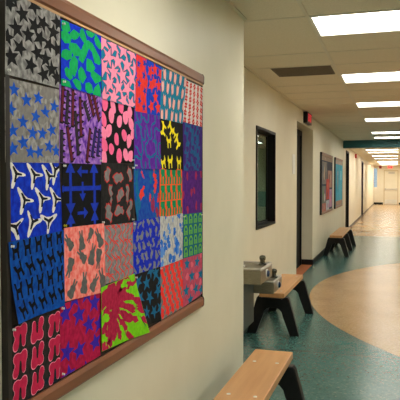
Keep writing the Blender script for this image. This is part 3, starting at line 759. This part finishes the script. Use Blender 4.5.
def paper(key):
    ground, cols, pat, label = PAPERS[key]
    (tl, tr, br, bl) = CORN[key]; lay = BX + .0012 + LAYER[key]*.0011
    curl = {'c3r5': lambda u, v: .013*max(0, u - .55)*max(0, .75 - v)*4, 'c4r5': lambda u, v: .012*max(0, .5 - u)*max(0, .6 - v)*5,
            'c1r4': lambda u, v: .010*max(0, .4 - u)*max(0, .5 - v)*6, 'c4r3': lambda u, v: .006*max(0, .3 - u)*max(0, .4 - v)*8}.get(key, lambda u, v: .0008*math.sin(3*u + 2*v)**2)
    bow = {'c4r5': (-.034, 0)}.get(key, (0, 0))
    o0 = Vector(((tl[0] + tr[0] + br[0] + bl[0])/4, (tl[1] + tr[1] + br[1] + bl[1])/4))
    def at(u, v, k):
        y = (tl[0]*(1-u) + tr[0]*u)*v + (bl[0]*(1-u) + br[0]*u)*(1-v)
        z = (tl[1]*(1-u) + tr[1]*u)*v + (bl[1]*(1-u) + br[1]*u)*(1-v)
        y += bow[0]*4*v*(1-v)*(1-u)
        return (curl(u, v) + k*.00028, y - o0.x, z - o0.y)
    bm = bmesh.new(); n = 12
    V = [[bm.verts.new(at(i/n, j/n, 0)) for i in range(n+1)] for j in range(n+1)]
    for j in range(n):
        for i in range(n): bm.faces.new((V[j][i], V[j][i+1], V[j+1][i+1], V[j+1][i]))
    # the back of the sheet, a real thickness behind the front
    Bk = [[bm.verts.new((q.co.x - .0003, q.co.y, q.co.z)) for q in row] for row in V]
    for j in range(n):
        for i in range(n): bm.faces.new((Bk[j][i], Bk[j+1][i], Bk[j+1][i+1], Bk[j][i+1]))
    rngq = 0; K = WIDEN.get(key, 1.4)
    for pts, u, v, k, mi in pat():
        rngq += 1
        q = [(u + x*K/ASP, v + y) for x, y in pts]
        # subdivide long edges so that motifs follow a curling sheet
        q = clip(q, .004, .996, .004, .996)
        q2 = [q[0]] if q else []
        for p in q[1:]:
            if abs(p[0] - q2[-1][0]) + abs(p[1] - q2[-1][1]) > 1e-4: q2.append(p)
        if len(q2) < 3: continue
        try: f = bm.faces.new([bm.verts.new(at(a, c, k + .01*(rngq % 20))) for a, c in q2]); f.material_index = mi
        except ValueError: continue
        if f.calc_area() > 1e-9:
            f.normal_update()
            if f.normal.x < 0: f.normal_flip()
    st = (1, 1.1, .9)
    mats = [noisy('paper_ground', ground[0], ground[1], 55, st, rough=.8, spec=.12, lo=.38, hi=.62)] + [noisy('paper_ink', a, c, 70, st, rough=.8, spec=.12) for a, c in cols]
    o = obj('painted_paper', bm, None, mats=mats); o.location = (lay, o0.x, o0.y)
    return tag(o, label, 'paper', 'patterned papers on the bulletin board')
for k in PAPERS: paper(k)

# push pins at paper corners
def pin_bm():
    bm = bmesh.new(); lathe(bm, [(.0036, 0), (.004, .001), (.0024, .002), (.002, .005), (.0034, .006), (.0036, .0072), (.002, .0078)], (0, 0, 0), 'X', n=12); return bm
pin0 = None
def pin(key, corner, mat=None, inset=.012, clear=True):
    global pin0
    tl, tr, br, bl = CORN[key]; p = {'tl': tl, 'tr': tr, 'br': br, 'bl': bl}[corner]
    y = p[0] + (inset if corner[1] == 'l' else -inset); z = p[1] + (inset if corner[0] == 'b' else -inset)
    if clear and pin0 is not None: o = pin0.copy(); C.objects.link(o)
    else: o = obj('push_pin', pin_bm(), mat or M['pin'])
    if clear and pin0 is None: pin0 = o
    o.location = (BX + .0022 + LAYER[key]*.0011, y, z)
    where = {'tl': 'upper near', 'tr': 'upper far', 'br': 'lower far', 'bl': 'lower near'}[corner]
    short = PAPERS[key][3].split(' with ')[0].split(' scattered')[0].split(',')[0]
    extra = PAPERS[key][3].split(',')[0]
    tag(o, ('yellow' if not clear else 'clear') + ' push pin, ' + where + ' corner of ' + ' '.join(extra.split()[:9]), 'push pin', 'push pins on the bulletin board')
for k, c in (('c1r1','bl'),('c2r1','tl'),('c2r1','bl'),('c2r2','br'),('c3r2','br'),('c3r3','bl'),('c3r3','br'),('c3r3','tr'),('c4r2','bl'),('c4r4','tl'),('c6r4','tr'),('c1r4','tl'),
             ('c2r5','tl'),('c1r5','tl'),('c2r5','bl'),('c4r5','tl'),('c5r5','tl'),('c6r4','tl'),('c2r3','tl'),('c5r1','tl')):
    pin(k, c)
pin('c2r3', 'bl', M['yellowpin'], clear=False)

# ------------------------------------------------------------------ boards farther down the hall
board('display_board', 'dark navy display board of pupils\' pictures on the far wall', W2, 11.98, 14.05, .825, 2.035, M['navy'], .032)
board('display_board', 'turquoise display board on the far wall, next to the teal beam', W2, 14.78, 16.72, .825, 2.035, M['turq'], .032)
BXF = W2 + .032
def sheet(y0, y1, z0, z1, c1, c2, label, blobs, k=0):
    bm = bmesh.new(); box(bm, 0, .0012, -(y1-y0)/2, (y1-y0)/2, -(z1-z0)/2, (z1-z0)/2)
    H, Wd = z1 - z0, y1 - y0
    mats = [noisy('picture_ground', c1, c2, 9, rough=.75)]
    for i, (u, v, r, c, sx, sy) in enumerate(blobs):
        q = [(u + x/Wd*H, v + y) for x, y in smooth_poly(blob(r, sx, sy, 9, .25), 1)]; q = clip(q, .02, .98, .02, .98)
        if len(q) < 3: continue
        f = bm.faces.new([bm.verts.new((.0012 + .0003*(i + 1), (a - .5)*Wd, (b_ - .5)*H)) for a, b_ in q]); f.material_index = len(mats)
        f.normal_update()
        if f.normal.x < 0: f.normal_flip()
        mats.append(noisy('picture_paint', c, None, 20, rough=.75))
    o = obj('picture', bm, None, mats=mats); o.location = (BXF + .0005 + k*.0018, (y0+y1)/2, (z0+z1)/2)
    return tag(o, label, 'picture', 'pictures on the far display boards')
sheet(12.1, 12.95, 1.42, 1.86, (150,140,130), (110,104,104), 'grey-brown picture with pale figure, upper sheet on the navy board', [(.45,.5,.3,(196,170,140),.8,1.2),(.7,.4,.2,(70,70,90),1,1),(.25,.7,.16,(110,130,140),1,1)])
sheet(13.1, 13.9, 1.34, 1.70, (188,140,120), (170,120,104), 'rose-brown picture, far upper sheet on the navy board', [(.4,.5,.3,(150,84,76),1,1),(.7,.6,.2,(206,170,150),1,1)])
sheet(12.1, 12.75, 1.0, 1.38, (126,120,116), (100,110,96), 'green and white picture, middle sheet on the navy board', [(.3,.6,.25,(110,140,90),1,1),(.65,.4,.28,(206,196,190),1,1),(.7,.75,.15,(160,90,140),1,1),(.2,.2,.15,(60,110,70),1,1)])
sheet(12.8, 13.4, 1.1, 1.52, (212,72,60), (190,56,50), 'bright red picture on the navy board', [(.5,.7,.2,(230,120,96),1,1),(.4,.25,.15,(150,50,60),1,1)], 1)
sheet(13.42, 13.95, .92, 1.30, (196,150,176), (170,120,160), 'lilac and pink picture, far lower sheet on the navy board', [(.5,.5,.25,(214,120,150),1,1),(.3,.75,.2,(110,120,180),1,1)])
sheet(12.1, 12.75, .88, 1.04, (186,116,96), (170,100,84), 'terracotta picture in the bottom near corner of the navy board', [(.5,.5,.3,(214,160,140),1,1),(.2,.5,.3,(96,100,120),1,1)], 1)
sheet(12.8, 13.38, .88, 1.08, (190,190,196), (166,170,180), 'pale picture at the bottom of the navy board', [(.5,.5,.3,(140,120,170),1,1),(.8,.4,.25,(206,130,150),1,1)])
sheet(15.0, 15.75, 1.2, 1.78, (60,158,176), (44,134,158), 'blue-green picture with pale figure on the turquoise board', [(.5,.45,.26,(146,150,140),.7,1.3),(.5,.8,.12,(190,176,160),1,1)])
sheet(15.95, 16.5, 1.5, 1.74, (110,186,200), (90,170,190), 'pale blue sheet at the top of the turquoise board', [(.5,.5,.25,(200,220,220),.5,1)])
sheet(14.9, 16.6, .885, 1.0, (170,130,104), (156,116,92), 'tan paper border strip along the bottom of the turquoise board', [(.3,.5,.3,(190,156,130),2,1),(.7,.5,.3,(146,110,90),2,1)])
sheet(12.02, 14.0, 1.885, 1.97, (170,146,128), (156,132,114), 'tan paper border strip along the top of the navy board', [(.3,.5,.3,(190,166,150),2,1)])
sheet(14.82, 16.68, 1.885, 1.97, (178,156,142), (166,144,130), 'tan paper border strip along the top of the turquoise board', [(.6,.5,.3,(196,176,160),2,1)])

# ------------------------------------------------------------------ daylight beyond the end window, camera
w = bpy.data.worlds.new('daylight'); scn.world = w; w.use_nodes = True
bg = w.node_tree.nodes['Background']; bg.inputs['Color'].default_value = (.62, .78, 1.0, 1); bg.inputs['Strength'].default_value = .3

f, dy_, dx_ = 620.0, 19.0, 197.0
pitch = math.atan(dy_/f); yaw = math.atan(dx_*math.cos(pitch)/f)
cam = bpy.data.cameras.new('camera'); co = bpy.data.objects.new('camera', cam); C.objects.link(co)
cam.sensor_width = 36; cam.sensor_fit = 'HORIZONTAL'; cam.lens = 36*f/400
cam.clip_start = .05; cam.clip_end = 200
co.location = (0, 0, 1.48); co.rotation_euler = (PI/2 - pitch, 0, yaw)
scn.camera = co
